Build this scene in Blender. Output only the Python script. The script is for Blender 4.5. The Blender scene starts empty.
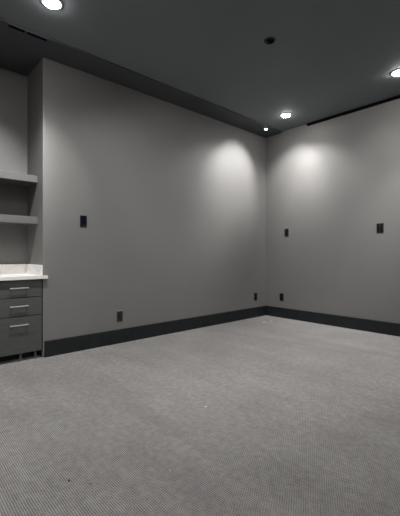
import bpy, bmesh, math, random
from mathutils import Vector, Matrix
random.seed(7)
C = bpy.context.scene.collection
PI = math.pi

# ---------------------------------------------------------------- materials
def mat(name, col, rough=.6, metal=0.0, var=0.0, vscale=3.0, bump=0.0, bscale=200.0, spec=.5, coord='Object'):
    m = bpy.data.materials.new(name); m.use_nodes = True
    nt = m.node_tree; b = nt.nodes['Principled BSDF']
    b.inputs['Base Color'].default_value = (*col, 1)
    b.inputs['Roughness'].default_value = rough
    b.inputs['Metallic'].default_value = metal
    b.inputs['Specular IOR Level'].default_value = spec
    tc = nt.nodes.new('ShaderNodeTexCoord')
    if var > 0:
        n = nt.nodes.new('ShaderNodeTexNoise'); n.inputs['Scale'].default_value = vscale; n.inputs['Detail'].default_value = 5
        r = nt.nodes.new('ShaderNodeValToRGB')
        r.color_ramp.elements[0].position = .3; r.color_ramp.elements[1].position = .7
        r.color_ramp.elements[0].color = (*[c*(1-var) for c in col], 1)
        r.color_ramp.elements[1].color = (*[c*(1+var) for c in col], 1)
        nt.links.new(tc.outputs[coord], n.inputs['Vector']); nt.links.new(n.outputs['Fac'], r.inputs['Fac'])
        nt.links.new(r.outputs['Color'], b.inputs['Base Color'])
    if bump > 0:
        n = nt.nodes.new('ShaderNodeTexNoise'); n.inputs['Scale'].default_value = bscale; n.inputs['Detail'].default_value = 3
        bp = nt.nodes.new('ShaderNodeBump'); bp.inputs['Strength'].default_value = bump; bp.inputs['Distance'].default_value = .002
        nt.links.new(tc.outputs[coord], n.inputs['Vector']); nt.links.new(n.outputs['Fac'], bp.inputs['Height'])
        nt.links.new(bp.outputs['Normal'], b.inputs['Normal'])
    return m

def emit(name, col, s):
    m = bpy.data.materials.new(name); m.use_nodes = True
    b = m.node_tree.nodes['Principled BSDF']
    b.inputs['Base Color'].default_value = (.8, .8, .8, 1)
    b.inputs['Emission Color'].default_value = (*col, 1); b.inputs['Emission Strength'].default_value = s
    return m

M_wall = mat('satin_grey_wall_paint', (.205, .200, .194), .5, var=.035, vscale=1.3, bump=.12, bscale=90, spec=.35)
M_ceil = mat('dark_ceiling_paint', (.190, .212, .224), .75, var=.04, vscale=1.5, bump=.1, bscale=120, spec=.3)
M_soff = mat('charcoal_border_paint', (.075, .080, .090), .6, var=.05, vscale=2, spec=.3)
M_base = mat('charcoal_baseboard_paint', (.0125, .0165, .0180), .5, var=.18, vscale=9, spec=.35)
M_black = mat('black_plastic', (.006, .006, .007), .35)
M_ink = mat('black_recess', (.002, .002, .002), .9, spec=.1)
M_glass = mat('blue_black_screen_glass', (.004, .006, .016), .12)
M_chrome = mat('polished_screw', (.6, .6, .6), .3, 1)
M_brown = mat('brown_plastic', (.022, .011, .009), .45)
M_brownplate = mat('brown_cover_plate', (.040, .021, .017), .45)
M_tan = mat('pale_plaster_edge', (.33, .27, .24), .8)
M_shelf = mat('grey_shelf_paint', (.115, .113, .110), .5, var=.05, vscale=6, spec=.35)
M_quartz = mat('white_quartz', (.86, .845, .82), .35, var=.03, vscale=25)
M_splash = mat('off_white_quartz', (.88, .86, .83), .4, var=.05, vscale=14)
M_nickel = mat('brushed_nickel', (.72, .70, .67), .38, .75)
M_leg = mat('grey_leveller_plastic', (.16, .16, .155), .6)
M_white = mat('white_lamp_trim', (.6, .6, .6), .5)
M_lamp = emit('lit_lamp_lens', (1, .97, .94), 110)
M_lamp2 = emit('small_lamp_lens', (1, .98, .96), 25)
M_lint = mat('pale_lint', (.82, .80, .77), .9)
M_dark_lint = mat('dark_lint', (.02, .02, .022), .9)

# cabinet laminate: faint horizontal grain
def laminate():
    m = bpy.data.materials.new('grey_woodgrain_laminate'); m.use_nodes = True
    nt = m.node_tree; b = nt.nodes['Principled BSDF']; b.inputs['Roughness'].default_value = .45
    b.inputs['Specular IOR Level'].default_value = .35
    tc = nt.nodes.new('ShaderNodeTexCoord'); mp = nt.nodes.new('ShaderNodeMapping'); mp.inputs['Scale'].default_value = (6, 5, 90)
    n = nt.nodes.new('ShaderNodeTexNoise'); n.inputs['Scale'].default_value = 1.5; n.inputs['Detail'].default_value = 6
    r = nt.nodes.new('ShaderNodeValToRGB')
    r.color_ramp.elements[0].position = .3; r.color_ramp.elements[1].position = .7
    r.color_ramp.elements[0].color = (.074, .076, .076, 1); r.color_ramp.elements[1].color = (.106, .107, .106, 1)
    nt.links.new(tc.outputs['Object'], mp.inputs['Vector']); nt.links.new(mp.outputs['Vector'], n.inputs['Vector'])
    nt.links.new(n.outputs['Fac'], r.inputs['Fac']); nt.links.new(r.outputs['Color'], b.inputs['Base Color'])
    return m
M_cab = laminate()

# carpet: woven loops in rows that run with the room, worn a little in places
def carpet():
    m = bpy.data.materials.new('grey_woven_loop_carpet'); m.use_nodes = True
    nt = m.node_tree; N = nt.nodes; L = nt.links
    b = N['Principled BSDF']; b.inputs['Roughness'].default_value = .95; b.inputs['Specular IOR Level'].default_value = .12
    tc = N.new('ShaderNodeTexCoord')
    def math_(op, a, c=None):
        n = N.new('ShaderNodeMath'); n.operation = op
        for i, v in enumerate((a, c)):
            if v is None: continue
            if isinstance(v, (int, float)): n.inputs[i].default_value = v
            else: L.new(v, n.inputs[i])
        return n.outputs[0]
    # slight wobble of the rows
    nw = N.new('ShaderNodeTexNoise'); nw.inputs['Scale'].default_value = 22; nw.inputs['Detail'].default_value = 2
    L.new(tc.outputs['Object'], nw.inputs['Vector'])
    sp = N.new('ShaderNodeSeparateXYZ'); L.new(tc.outputs['Object'], sp.inputs[0])
    wob = math_('MULTIPLY', math_('SUBTRACT', nw.outputs['Fac'], .5), .007)
    x = math_('ADD', sp.outputs['X'], wob); y = math_('ADD', sp.outputs['Y'], wob)
    PX, PY = .0108, .0092
    row = math_('FLOOR', math_('DIVIDE', y, PY))
    off = math_('MULTIPLY', math_('MODULO', row, 2.0), PX*.5)
    sx = math_('SINE', math_('MULTIPLY', math_('ADD', x, off), 2*PI/PX))
    sy = math_('COSINE', math_('MULTIPLY', y, 2*PI/PY))
    h = math_('ADD', math_('MULTIPLY', math_('ADD', sx, 1), .22), math_('MULTIPLY', math_('SUBTRACT', 1, sy), .28))  # 0..1
    fz = N.new('ShaderNodeTexNoise'); fz.inputs['Scale'].default_value = 260; fz.inputs['Detail'].default_value = 2
    L.new(tc.outputs['Object'], fz.inputs['Vector'])
    big = N.new('ShaderNodeTexNoise'); big.inputs['Scale'].default_value = 2.2; big.inputs['Detail'].default_value = 6; big.inputs['Roughness'].default_value = .6
    L.new(tc.outputs['Object'], big.inputs['Vector'])
    mp = N.new('ShaderNodeMapping'); mp.inputs['Rotation'].default_value = (0, 0, .5); mp.inputs['Scale'].default_value = (.7, 5, 1)
    L.new(tc.outputs['Object'], mp.inputs['Vector'])
    st = N.new('ShaderNodeTexNoise'); st.inputs['Scale'].default_value = 1.2; st.inputs['Detail'].default_value = 4
    L.new(mp.outputs['Vector'], st.inputs['Vector'])
    md = N.new('ShaderNodeTexNoise'); md.inputs['Scale'].default_value = 26; md.inputs['Detail'].default_value = 5; md.inputs['Roughness'].default_value = .7
    L.new(tc.outputs['Object'], md.inputs['Vector'])
    v0 = math_('ADD', h, math_('MULTIPLY', math_('SUBTRACT', fz.outputs['Fac'], .5), .9))
    v = math_('ADD', v0, math_('MULTIPLY', math_('SUBTRACT', md.outputs['Fac'], .5), .75))
    ramp = N.new('ShaderNodeValToRGB')
    ramp.color_ramp.elements[0].position = .05; ramp.color_ramp.elements[1].position = .95
    ramp.color_ramp.elements[0].color = (.118, .114, .112, 1); ramp.color_ramp.elements[1].color = (.495, .477, .466, 1)
    L.new(v, ramp.inputs['Fac'])
    f1 = math_('ADD', math_('MULTIPLY', big.outputs['Fac'], .50), .75)
    f2 = math_('ADD', math_('MULTIPLY', st.outputs['Fac'], .34), .83)
    f = math_('MULTIPLY', f1, f2)
    mx = N.new('ShaderNodeVectorMath'); mx.operation = 'SCALE'; L.new(ramp.outputs['Color'], mx.inputs[0]); L.new(f, mx.inputs['Scale'])
    L.new(mx.outputs[0], b.inputs['Base Color'])
    bp = N.new('ShaderNodeBump'); bp.inputs['Strength'].default_value = .5; bp.inputs['Distance'].default_value = .003
    L.new(v, bp.inputs['Height']); L.new(bp.outputs['Normal'], b.inputs['Normal'])
    return m
M_carpet = carpet()

# ---------------------------------------------------------------- helpers
def box(bm, x0, x1, y0, y1, z0, z1, bev=0.0, seg=2):
    vs = [bm.verts.new(p) for p in ((x0,y0,z0),(x1,y0,z0),(x1,y1,z0),(x0,y1,z0),(x0,y0,z1),(x1,y0,z1),(x1,y1,z1),(x0,y1,z1))]
    fs = [bm.faces.new([vs[i] for i in f]) for f in ((3,2,1,0),(4,5,6,7),(0,1,5,4),(1,2,6,5),(2,3,7,6),(3,0,4,7))]
    if bev > 0:
        es = list({e for f in fs for e in f.edges})
        bmesh.ops.bevel(bm, geom=es, offset=bev, segments=seg, profile=.5, affect='EDGES')

def prism(bm, pts, z0, z1, bev_idx=(), bev=0):
    lo = [bm.verts.new((x, y, z0)) for x, y in pts]; hi = [bm.verts.new((x, y, z1)) for x, y in pts]
    n = len(pts)
    bm.faces.new(lo[::-1]); bm.faces.new(hi)
    for i in range(n): bm.faces.new((lo[i], lo[(i+1)%n], hi[(i+1)%n], hi[i]))
    if bev_idx:
        es = []
        for i in bev_idx:
            for e in lo[i].link_edges:
                if e.other_vert(lo[i]) is hi[i]: es.append(e)
        bmesh.ops.bevel(bm, geom=es, offset=bev, segments=4, profile=.5, affect='EDGES')

def lathe(bm, prof, seg=40, M=Matrix()):       # prof: (r, z); r=0 allowed at the ends
    rings = []
    for r, z in prof:
        if r < 1e-6: rings.append([bm.verts.new(M @ Vector((0, 0, z)))])
        else: rings.append([bm.verts.new(M @ Vector((r*math.cos(2*PI*k/seg), r*math.sin(2*PI*k/seg), z))) for k in range(seg)])
    for a, b_ in zip(rings, rings[1:]):
        for k in range(seg):
            k2 = (k+1) % seg
            f = ([a[0]] if len(a) == 1 else [a[k], a[k2]]) + ([b_[0]] if len(b_) == 1 else [b_[k2], b_[k]])
            if len(f) > 2: bm.faces.new(f)

def bar(bm, p0, p1, r, seg=16):
    p0 = Vector(p0); p1 = Vector(p1); d = p1-p0
    M = Matrix.Translation(p0) @ d.to_track_quat('Z', 'Y').to_matrix().to_4x4()
    l = d.length; c = min(r*.3, l*.2)
    lathe(bm, [(0,0),(r-c,0),(r,c),(r,l-c),(r-c,l),(0,l)], seg, M)

def obj(name, bm, m, parent=None, smooth=False, loc=None):
    bmesh.ops.recalc_face_normals(bm, faces=bm.faces)
    me = bpy.data.meshes.new(name); bm.to_mesh(me); bm.free()
    me.materials.append(m)
    if smooth:
        for p in me.polygons: p.use_smooth = True
        me.set_sharp_from_angle(angle=math.radians(38))
    o = bpy.data.objects.new(name, me); C.objects.link(o)
    if parent: o.parent = parent
    if loc: o.location = loc
    return o

def struct(name, bm, m):
    o = obj(name, bm, m); o['kind'] = 'structure'; return o

def thing(name, label, cat, loc=(0,0,0), rotz=0, group=None):
    o = bpy.data.objects.new(name, None); C.objects.link(o)
    o.location = loc; o.rotation_euler = (0, 0, rotz); o.empty_display_size = .05
    o['label'] = label; o['category'] = cat
    if group: o['group'] = group
    return o

def dup(root, loc, rotz, label, group=None):
    r = root.copy(); C.objects.link(r); r.location = loc; r.rotation_euler = (0, 0, rotz); r['label'] = label
    for ch in list(root.children):
        c = ch.copy(); C.objects.link(c); c.parent = r
        for g in list(ch.children):
            d = g.copy(); C.objects.link(d); d.parent = c
    return r

B = bmesh.new

# ---------------------------------------------------------------- room: corner at the origin, left wall x=0, right wall y=0
XR, YB = 6.2, -7.0
HC, HS = 2.925, 2.905           # main ceiling, dark border along the left wall
NY, NX, NE = -3.505, -.49, -5.3  # niche: near edge, back, far end

bm = B(); box(bm, NX-.2, XR+.2, YB-.2, .2, -.12, 0); struct('floor', bm, M_carpet)
bm = B(); prism(bm, [(0,.2),(NX-.2,.2),(NX-.2,NY),(0,NY)], 0, HC+.1, (3,), .007); struct('wall_left', bm, M_wall)
bm = B(); box(bm, NX-.2, NX, NE, NY, 0, HC+.1); struct('wall_niche', bm, M_wall)
bm = B(); box(bm, NX-.2, 0, YB-.2, NE, 0, HC+.1); struct('wall_rear', bm, M_wall)
bm = B(); box(bm, 0, XR, 0, .2, 0, HC+.1); struct('wall_right', bm, M_wall)
bm = B(); box(bm, XR, XR+.2, YB-.2, .2, 0, HC+.1); struct('wall_far', bm, M_wall)
bm = B(); box(bm, 0, XR, YB-.2, YB, 0, HC+.1); struct('wall_back', bm, M_wall)
# ceiling with a hole-free slab; border strip hangs a little lower, also over the niche
bm = B(); box(bm, 0, XR, YB, 0, HC, HC+.1); struct('ceiling', bm, M_ceil)
bm = B(); prism(bm, [(0,0),(0,NY),(NX,NY),(NX,NE),(0,NE),(0,YB),(.325,YB),(.325,0)], HS, HC)
struct('trim_1', bm, M_soff)
bm = B(); box(bm, .76, XR, -.022, 0, HC-.036, HC, .002); struct('trim_2', bm, M_ink)

def baseboard(name, x0, x1, y0, y1, bev=.004):
    bm = B(); box(bm, x0, x1, y0, y1, 0, .155, bev); struct(name, bm, M_base)
baseboard('baseboard_left', 0, .018, NY+.012, -.018)
baseboard('baseboard_right', 0, XR, -.018, 0)
baseboard('baseboard_back', 0, XR, YB, YB+.018)
baseboard('baseboard_far', XR-.018, XR, YB+.018, -.018)

# ---------------------------------------------------------------- niche: shelves, counter, drawer unit
def shelf(z0, z1, label):
    t = thing('floating_shelf', label, 'shelf', (NX, (NY+NE)/2, z0), 0, 'floating shelves in the wall niche')
    bm = B(); w = (NY-NE)/2
    box(bm, 0, .318, -w, w, 0, z1-z0, .003); obj('shelf_board', bm, M_shelf, t)
    bm = B(); box(bm, .318, .332, -w, w, -.001, z1-z0+.001, .002); obj('front_edging', bm, M_shelf, t)
    return t
shelf(1.715, 1.780, 'thick grey floating shelf, the upper one in the wall niche')
shelf(1.302, 1.370, 'thick grey floating shelf, the lower one nearer the white counter')

t = thing('countertop', 'white quartz countertop with low backsplash over the grey drawers', 'countertop', (NX, (NY+NE)/2, .762))
w = (NY-NE)/2
bm = B(); X = -NX
prism(bm, [(0,-w),(X,-w),(X+.032,-w),(X+.032,w+.036),(X+.002,w+.036),(X+.002,w),(0,w)], 0, .030)
obj('worktop_slab', bm, M_quartz, t)
bm = B(); box(bm, 0, .02, -w, w, .030, .133, .002); obj('backsplash', bm, M_splash, t)
bm = B(); box(bm, .02, X-.004, w-.02, w, .030, .131, .002); obj('side_splash', bm, M_quartz, t)

CW = .42
t = thing('drawer_cabinet', 'dark grey three-drawer base cabinet under the white counter', 'cabinet', (0, -3.513, 0))
D = -NX
bm = B()
box(bm, -D+.004, -.022, -CW, -CW+.016, .076, .760); box(bm, -D+.004, -.022, -.016, 0, .076, .760)
box(bm, -D+.004, -.022, -CW+.016, -.016, .076, .092); box(bm, -D+.004, -D+.014, -CW+.016, -.016, .092, .760)
box(bm, -.10, -.022, -CW+.016, -.016, .744, .760)
obj('carcass', bm, M_cab, t)
for z0, z1, hz in ((.5965, .752, .684), (.4225, .5905, .517), (.076, .4165, .342)):
    bm = B(); box(bm, -.020, 0, -CW+.003, -.003, z0, z1, .0018); d = obj('drawer', bm, M_cab, t)
    bm = B()
    yc = -3.719+3.513
    box(bm, .021, .031, yc-.080, yc+.080, hz-.0055, hz+.0055, .0025)
    for s in (-1, 1): box(bm, 0, .023, yc+s*.066-.005, yc+s*.066+.005, hz-.005, hz+.005, .0015)
    obj('handle', bm, M_nickel, d)
for x, y in ((-.06, -.045), (-.06, -CW+.05), (-D+.08, -.045), (-D+.08, -CW+.05), (-.06, -.175)):
    bm = B(); M = Matrix.Translation((x, y, 0))
    lathe(bm, [(0,0),(.024,0),(.026,.003),(.024,.012),(.012,.016),(.012,.055),(.022,.062),(.022,.076),(0,.076)], 20, M)
    obj('leg', bm, M_leg, t, True)
bm = B(); box(bm, -.125, -.110, -CW, 0, 0, .076); obj('toe_kick', bm, M_base, t)
# narrow strip in the gap beside the drawers, coloured dark for its shade
tr = B(); box(tr, -.05, -.028, NY-.008, NY, .0, .76); struct('trim_3', tr, M_base)
tr = B(); box(tr, -.012, .003, NY-.0035, NY+.010, 0, .062, .001)
o = struct('trim_4', tr, M_leg)

# ---------------------------------------------------------------- wall plates; built facing +x, base at the plate centre
def screws(parent, zs, y=0, x=.0062):
    for z in zs:
        bm = B(); bar(bm, (x-.001, y, z), (x+.0008, y, z), .0032, 12); obj('screw', bm, M_chrome if parent.get('_c') else M_black, parent)

def duplex(name, label, m_plate, m_face, loc, rotz, group=None):
    t = thing(name, label, 'electrical outlet', loc, rotz, group)
    bm = B(); box(bm, 0, .006, -.035, .035, -.0575, .0575, .002); obj('cover_plate', bm, m_plate, t)
    for s in (-1, 1):
        bm = B(); box(bm, .005, .009, -.0165, .0165, s*.0195-.014, s*.0195+.014, .003); r = obj('receptacle', bm, m_face, t)
        bm = B()
        for yy in (-.006, .006): box(bm, .0088, .0093, yy-.001, yy+.001, s*.0195-.002, s*.0195+.007)
        bar(bm, (.0085, 0, s*.0195-.007), (.0093, 0, s*.0195-.007), .0022, 10)
        obj('slots', bm, M_ink, r)
    bm = B(); bar(bm, (.005, 0, 0), (.0072, 0, 0), .003, 12); obj('screw', bm, M_black, t)
    return t

G = 'black outlets either side of the far corner'
o1 = duplex('wall_outlet', 'small black outlet low on the left wall beside the far corner', M_black, M_black, (0, -.271, .322), 0, G)
dup(o1, (.305, 0, .322), -PI/2, 'small black outlet low on the right wall just past the corner')
ob = duplex('wall_outlet', 'brown outlet with pale top edge low on the long left wall', M_brownplate, M_brown, (0, -2.677, .299), 0)
bm = B(); box(bm, 0, .0045, -.034, .036, .0575, .068, .001); obj('plaster_edge', bm, M_tan, ob)

# touch keypad on the left wall
kp = thing('wall_keypad', 'dark blue-black wall control panel high on the left wall above the brown outlet', 'wall control', (0, -3.101, 1.343))
bm = B(); box(bm, 0, .008, -.036, .036, -.058, .058, .003); obj('frame', bm, M_black, kp)
bm = B(); box(bm, .0078, .0095, -.024, .024, -.036, .049, .001); obj('screen', bm, M_glass, kp)
bm = B(); box(bm, .0078, .0105, -.026, .026, -.053, -.040, .0015); bt = obj('button_bar', bm, M_black, kp)
bm = B(); bar(bm, (.010, 0, -.0455), (.0112, 0, -.0455), .003, 14); obj('indicator', bm, M_chrome, bt)

# decora rocker, single gang, right wall
sw = thing('light_switch', 'single black switch on the right wall above the corner outlet', 'light switch', (.397, 0, 1.334), -PI/2)
bm = B(); box(bm, 0, .006, -.036, .036, -.058, .058, .002); obj('cover_plate', bm, M_black, sw)
bm = B()
vs = [(.005,-.0165,-.033),(.005,.0165,-.033),(.005,.0165,.033),(.005,-.0165,.033),(.0065,-.0165,-.033),(.0065,.0165,-.033),(.0105,.0165,.033),(.0105,-.0165,.033)]
V = [bm.verts.new(p) for p in vs]
for f in ((0,1,2,3),(4,5,6,7),(0,1,5,4),(1,2,6,5),(2,3,7,6),(3,0,4,7)): bm.faces.new([V[i] for i in f])
obj('rocker', bm, M_black, sw)
for z in (-.048, .048):
    bm = B(); bar(bm, (.0055, 0, z), (.0068, 0, z), .003, 12); obj('screw', bm, M_black, sw)

# media plate with two rows of round jacks and bright screws
av = thing('media_wall_plate', 'black two-column socket plate at the right end of the right wall', 'wall plate', (1.777, 0, 1.327), -PI/2)
bm = B(); box(bm, 0, .006, -.042, .042, -.06, .06, .002); obj('cover_plate', bm, M_black, av)
for y in (-.021, .021):
    bm = B(); box(bm, .0055, .009, y-.0155, y+.0155, -.035, .035, .002); ins = obj('insert', bm, M_black, av)
    for z in (-.018, .014):
        bm = B(); box(bm, .0088, .0094, y-.008, y+.008, z-.006, z+.006); obj('socket', bm, M_ink, ins)
for y, z in ((0, .036), (0, -.036), (0, .018), (0, -.020)):
    bm = B(); bar(bm, (.0055, y, z), (.0085, y, z), .0035, 12); obj('screw', bm, M_chrome, av)

# ---------------------------------------------------------------- ceiling fittings
def downlight(loc, label, group):
    t = thing('recessed_downlight', label, 'downlight', loc, 0, group)
    bm = B(); lathe(bm, [(.060,-.003),(.063,-.007),(.074,-.006),(.080,-.002),(.080,0),(.060,0),(.060,-.003)], 48); obj('trim_ring', bm, M_white, t, True)
    bm = B(); lathe(bm, [(.0595,-.001),(.056,-.010),(.044,-.019),(.024,-.025),(0,-.027)], 40); obj('lens', bm, M_lamp, t, True)
    return t
GD = 'lit recessed ceiling downlights'
spots = [(.732,-.517), (.776,-3.69), (2.19,-.60), (3.66,-.56), (5.1,-.56), (2.22,-3.69), (3.66,-3.69), (5.1,-3.69),
         (.776,-5.6), (2.22,-5.6), (3.66,-5.6), (5.1,-5.6)]  # lamps beyond the labelled ones are unseen, added to light the room
labels = ['lit downlight in the ceiling nearest the far corner', 'lit downlight at the top left above the shelf niche',
          'lit downlight cut by the right edge of the photo']
d0 = None
for i, (x, y) in enumerate(spots):
    lab = labels[i] if i < 3 else 'unseen lit downlight, added where the ceiling grid would continue'
    if d0 is None: d0 = downlight((x, y, HC), lab, GD)
    else: dup(d0, (x, y, HC), 0, lab)
# beams: (lamp, watts, cone degrees, blend, aimed at or straight down); aimed spots are added fill on walls, niche and floor
BEAMS = [(0, 31, 138, 0.55, None), (1, 29, 138, 0.55, None), (2, 127, 85, 1, None),
         (5, 30, 138, 0.55, None), (8, 79, 138, 0.55, None), (8, 109, 85, 1, None),
         (1, 27, 112, 0.8, None), (2, 18, 112, 0.8, None), (0, 7, 75, 1, (0, -1.0, 1.9)),
         (0, 135, 66, .85, (0, -0.76, 2.16)), (0, 50, 60, 1, (0, -1.45, 1.75)), (0, 62, 78, .9, (0.55, 0, 2.08)),
         (0, 52, 80, 1, (1.0, 0, 1.7)), (1, 33, 60, 1, (0, -2.2, 1.6)), (1, 160, 60, 1, (-0.4, -4.1, 1.5)),
         (1, 83, 50, 1, (-0.1, -3.5, 1.5)), (2, 19, 75, 1, (1.6, 0, 1.8)), (5, 34, 50, 1, (0, -2.7, 1.7)),
         (6, 306, 45, 1, (1.6, 0, 1.8)), (6, 94, 33, 1, (0, -1.9, 1.85)), (7, 150, 20, 1, (0, -3.85, 0.50)),
         (5, 70, 56, 1, (0, -1.7, 1.7)),
         (6, 81, 60, 1, (1.3, -2.0, 0)), (5, 79, 70, 1, (1.0, -2.2, 0)), (10, 82, 30, 1, (1.2, -1.8, 0))]
for k, wt, ang, bl, aim in BEAMS:
    x, y = spots[k]
    l = bpy.data.lights.new('downlight_and_fill_beam', 'SPOT'); l.energy = wt; l.spot_size = math.radians(ang); l.spot_blend = bl
    l.shadow_soft_size = .055; l.color = (1, .992, .982)
    lo = bpy.data.objects.new('downlight_and_fill_beam', l); lo.location = (x, y, HC-.045); C.objects.link(lo)
    if aim: lo.rotation_euler = (Vector(aim)-lo.location).to_track_quat('-Z', 'Y').to_euler()

# tiny accent light in the dark border, in the corner
t = thing('accent_light', 'tiny bright ceiling light in the dark border at the corner', 'ceiling light', (.246, -.325, HS))
bm = B(); lathe(bm, [(.020,-.002),(.022,-.004),(.030,-.003),(.032,0),(.020,0),(.020,-.002)], 28); obj('trim_ring', bm, M_white, t, True)
bm = B(); lathe(bm, [(.020,-.001),(.017,-.008),(.009,-.013),(0,-.014)], 24); obj('lens', bm, M_lamp2, t, True)

# unlit black round fitting
t = thing('ceiling_speaker', 'small black round unlit fitting in the middle of the ceiling', 'ceiling fitting', (1.607, -2.061, HC))
bm = B(); lathe(bm, [(.038,-.004),(.041,-.009),(.050,-.007),(.054,0),(.038,0),(.038,-.004)], 36); obj('trim_ring', bm, M_black, t, True)
bm = B(); lathe(bm, [(.0385,-.001),(.036,-.003),(0,-.003)], 32); obj('baffle', bm, M_ink, t, True)
bm = B(); lathe(bm, [(0,-.003),(.010,-.003),(.009,-.008),(.005,-.010),(0,-.010)], 20, Matrix.Translation((-.020,-.012,0))); obj('eyelet', bm, M_base, t, True)

# short linear air slot at the edge of the dark border, left
t = thing('slot_diffuser', 'short black air slot in the dark ceiling border at upper left', 'air vent', (.300, -3.72, HS))
bm = B()
box(bm, -.024, -.019, -.160, .160, -.006, 0); box(bm, .017, .022, -.160, .160, -.006, 0)
for y in (-.160, .155): box(bm, -.019, .017, y, y+.005, -.006, 0)
obj('frame', bm, M_soff, t)
for y0, y1 in ((-.155, -.030), (-.012, .155)):
    bm = B(); box(bm, -.019, .017, y0, y1, -.003, -.0005); obj('slot', bm, M_ink, t)
bm = B(); box(bm, -.019, .017, -.030, -.012, -.005, -.0005); obj('divider', bm, M_soff, t)

# ---------------------------------------------------------------- bits on the carpet
CAM = Vector((3.519, -4.641, 1.0)); FW = Vector((-.742, .671, 0)).normalized(); RT = Vector((FW.y, -FW.x, 0))
def on_floor(px, py, cy=254.0):
    d = 349.0/(py-cy); r = (px-200)/349.0*d
    p = CAM+FW*d+RT*r; return p.x, p.y
def crumb(px, py, r, m, label, cat, flat=.35, name='lint_speck'):
    x, y = on_floor(px, py)
    bm = B(); bmesh.ops.create_icosphere(bm, subdivisions=2, radius=r)
    for v in bm.verts:
        k = 1+random.uniform(-.28, .28)
        v.co = Vector((v.co.x*k*1.4, v.co.y*k*.8, v.co.z*k*flat))
    zmin = min(v.co.z for v in bm.verts)
    for v in bm.verts: v.co.z -= zmin
    o = obj(name, bm, m, None, True, (x, y, 0)); o.rotation_euler[2] = random.uniform(0, 3)
    o['label'] = label; o['category'] = cat
crumb(69, 481, .0055, M_dark_lint, 'black speck on the carpet at the lower left of the photo', 'lint')
crumb(90.5, 484, .0035, M_dark_lint, 'faint dark speck right of the black speck on the carpet', 'lint')
crumb(170, 470.5, .003, M_lint, 'tiny pale speck on the carpet near the bottom centre', 'lint')
crumb(206, 407, .006, M_lint, 'pale lint speck on the carpet in the middle of the floor', 'lint')
crumb(264, 322.5, .016, M_lint, 'pale scrap on the carpet near the far corner', 'scrap', .2, 'paper_scrap')
crumb(271, 321.5, .014, M_lint, 'smaller pale scrap on the carpet just right of another by the corner', 'scrap', .2, 'paper_scrap')

# ---------------------------------------------------------------- world, camera
w = bpy.data.worlds.new('World'); bpy.context.scene.world = w; w.use_nodes = True
w.node_tree.nodes['Background'].inputs[0].default_value = (.02, .02, .02, 1)
cam = bpy.data.cameras.new('camera'); co = bpy.data.objects.new('camera', cam); C.objects.link(co)
co.location = CAM
co.rotation_euler = FW.to_track_quat('-Z', 'Y').to_euler()
cam.sensor_fit = 'VERTICAL'; cam.sensor_height = 24.0; cam.lens = 349.0/516*24.0
cam.shift_y = -4.0/516.0
cam.clip_start = .02
s = bpy.context.scene; s.camera = co
s.view_settings.view_transform = 'Standard'; s.view_settings.look = 'None'; s.view_settings.gamma = 1
s.view_settings.use_curve_mapping = False
s.view_settings.exposure = 0.0
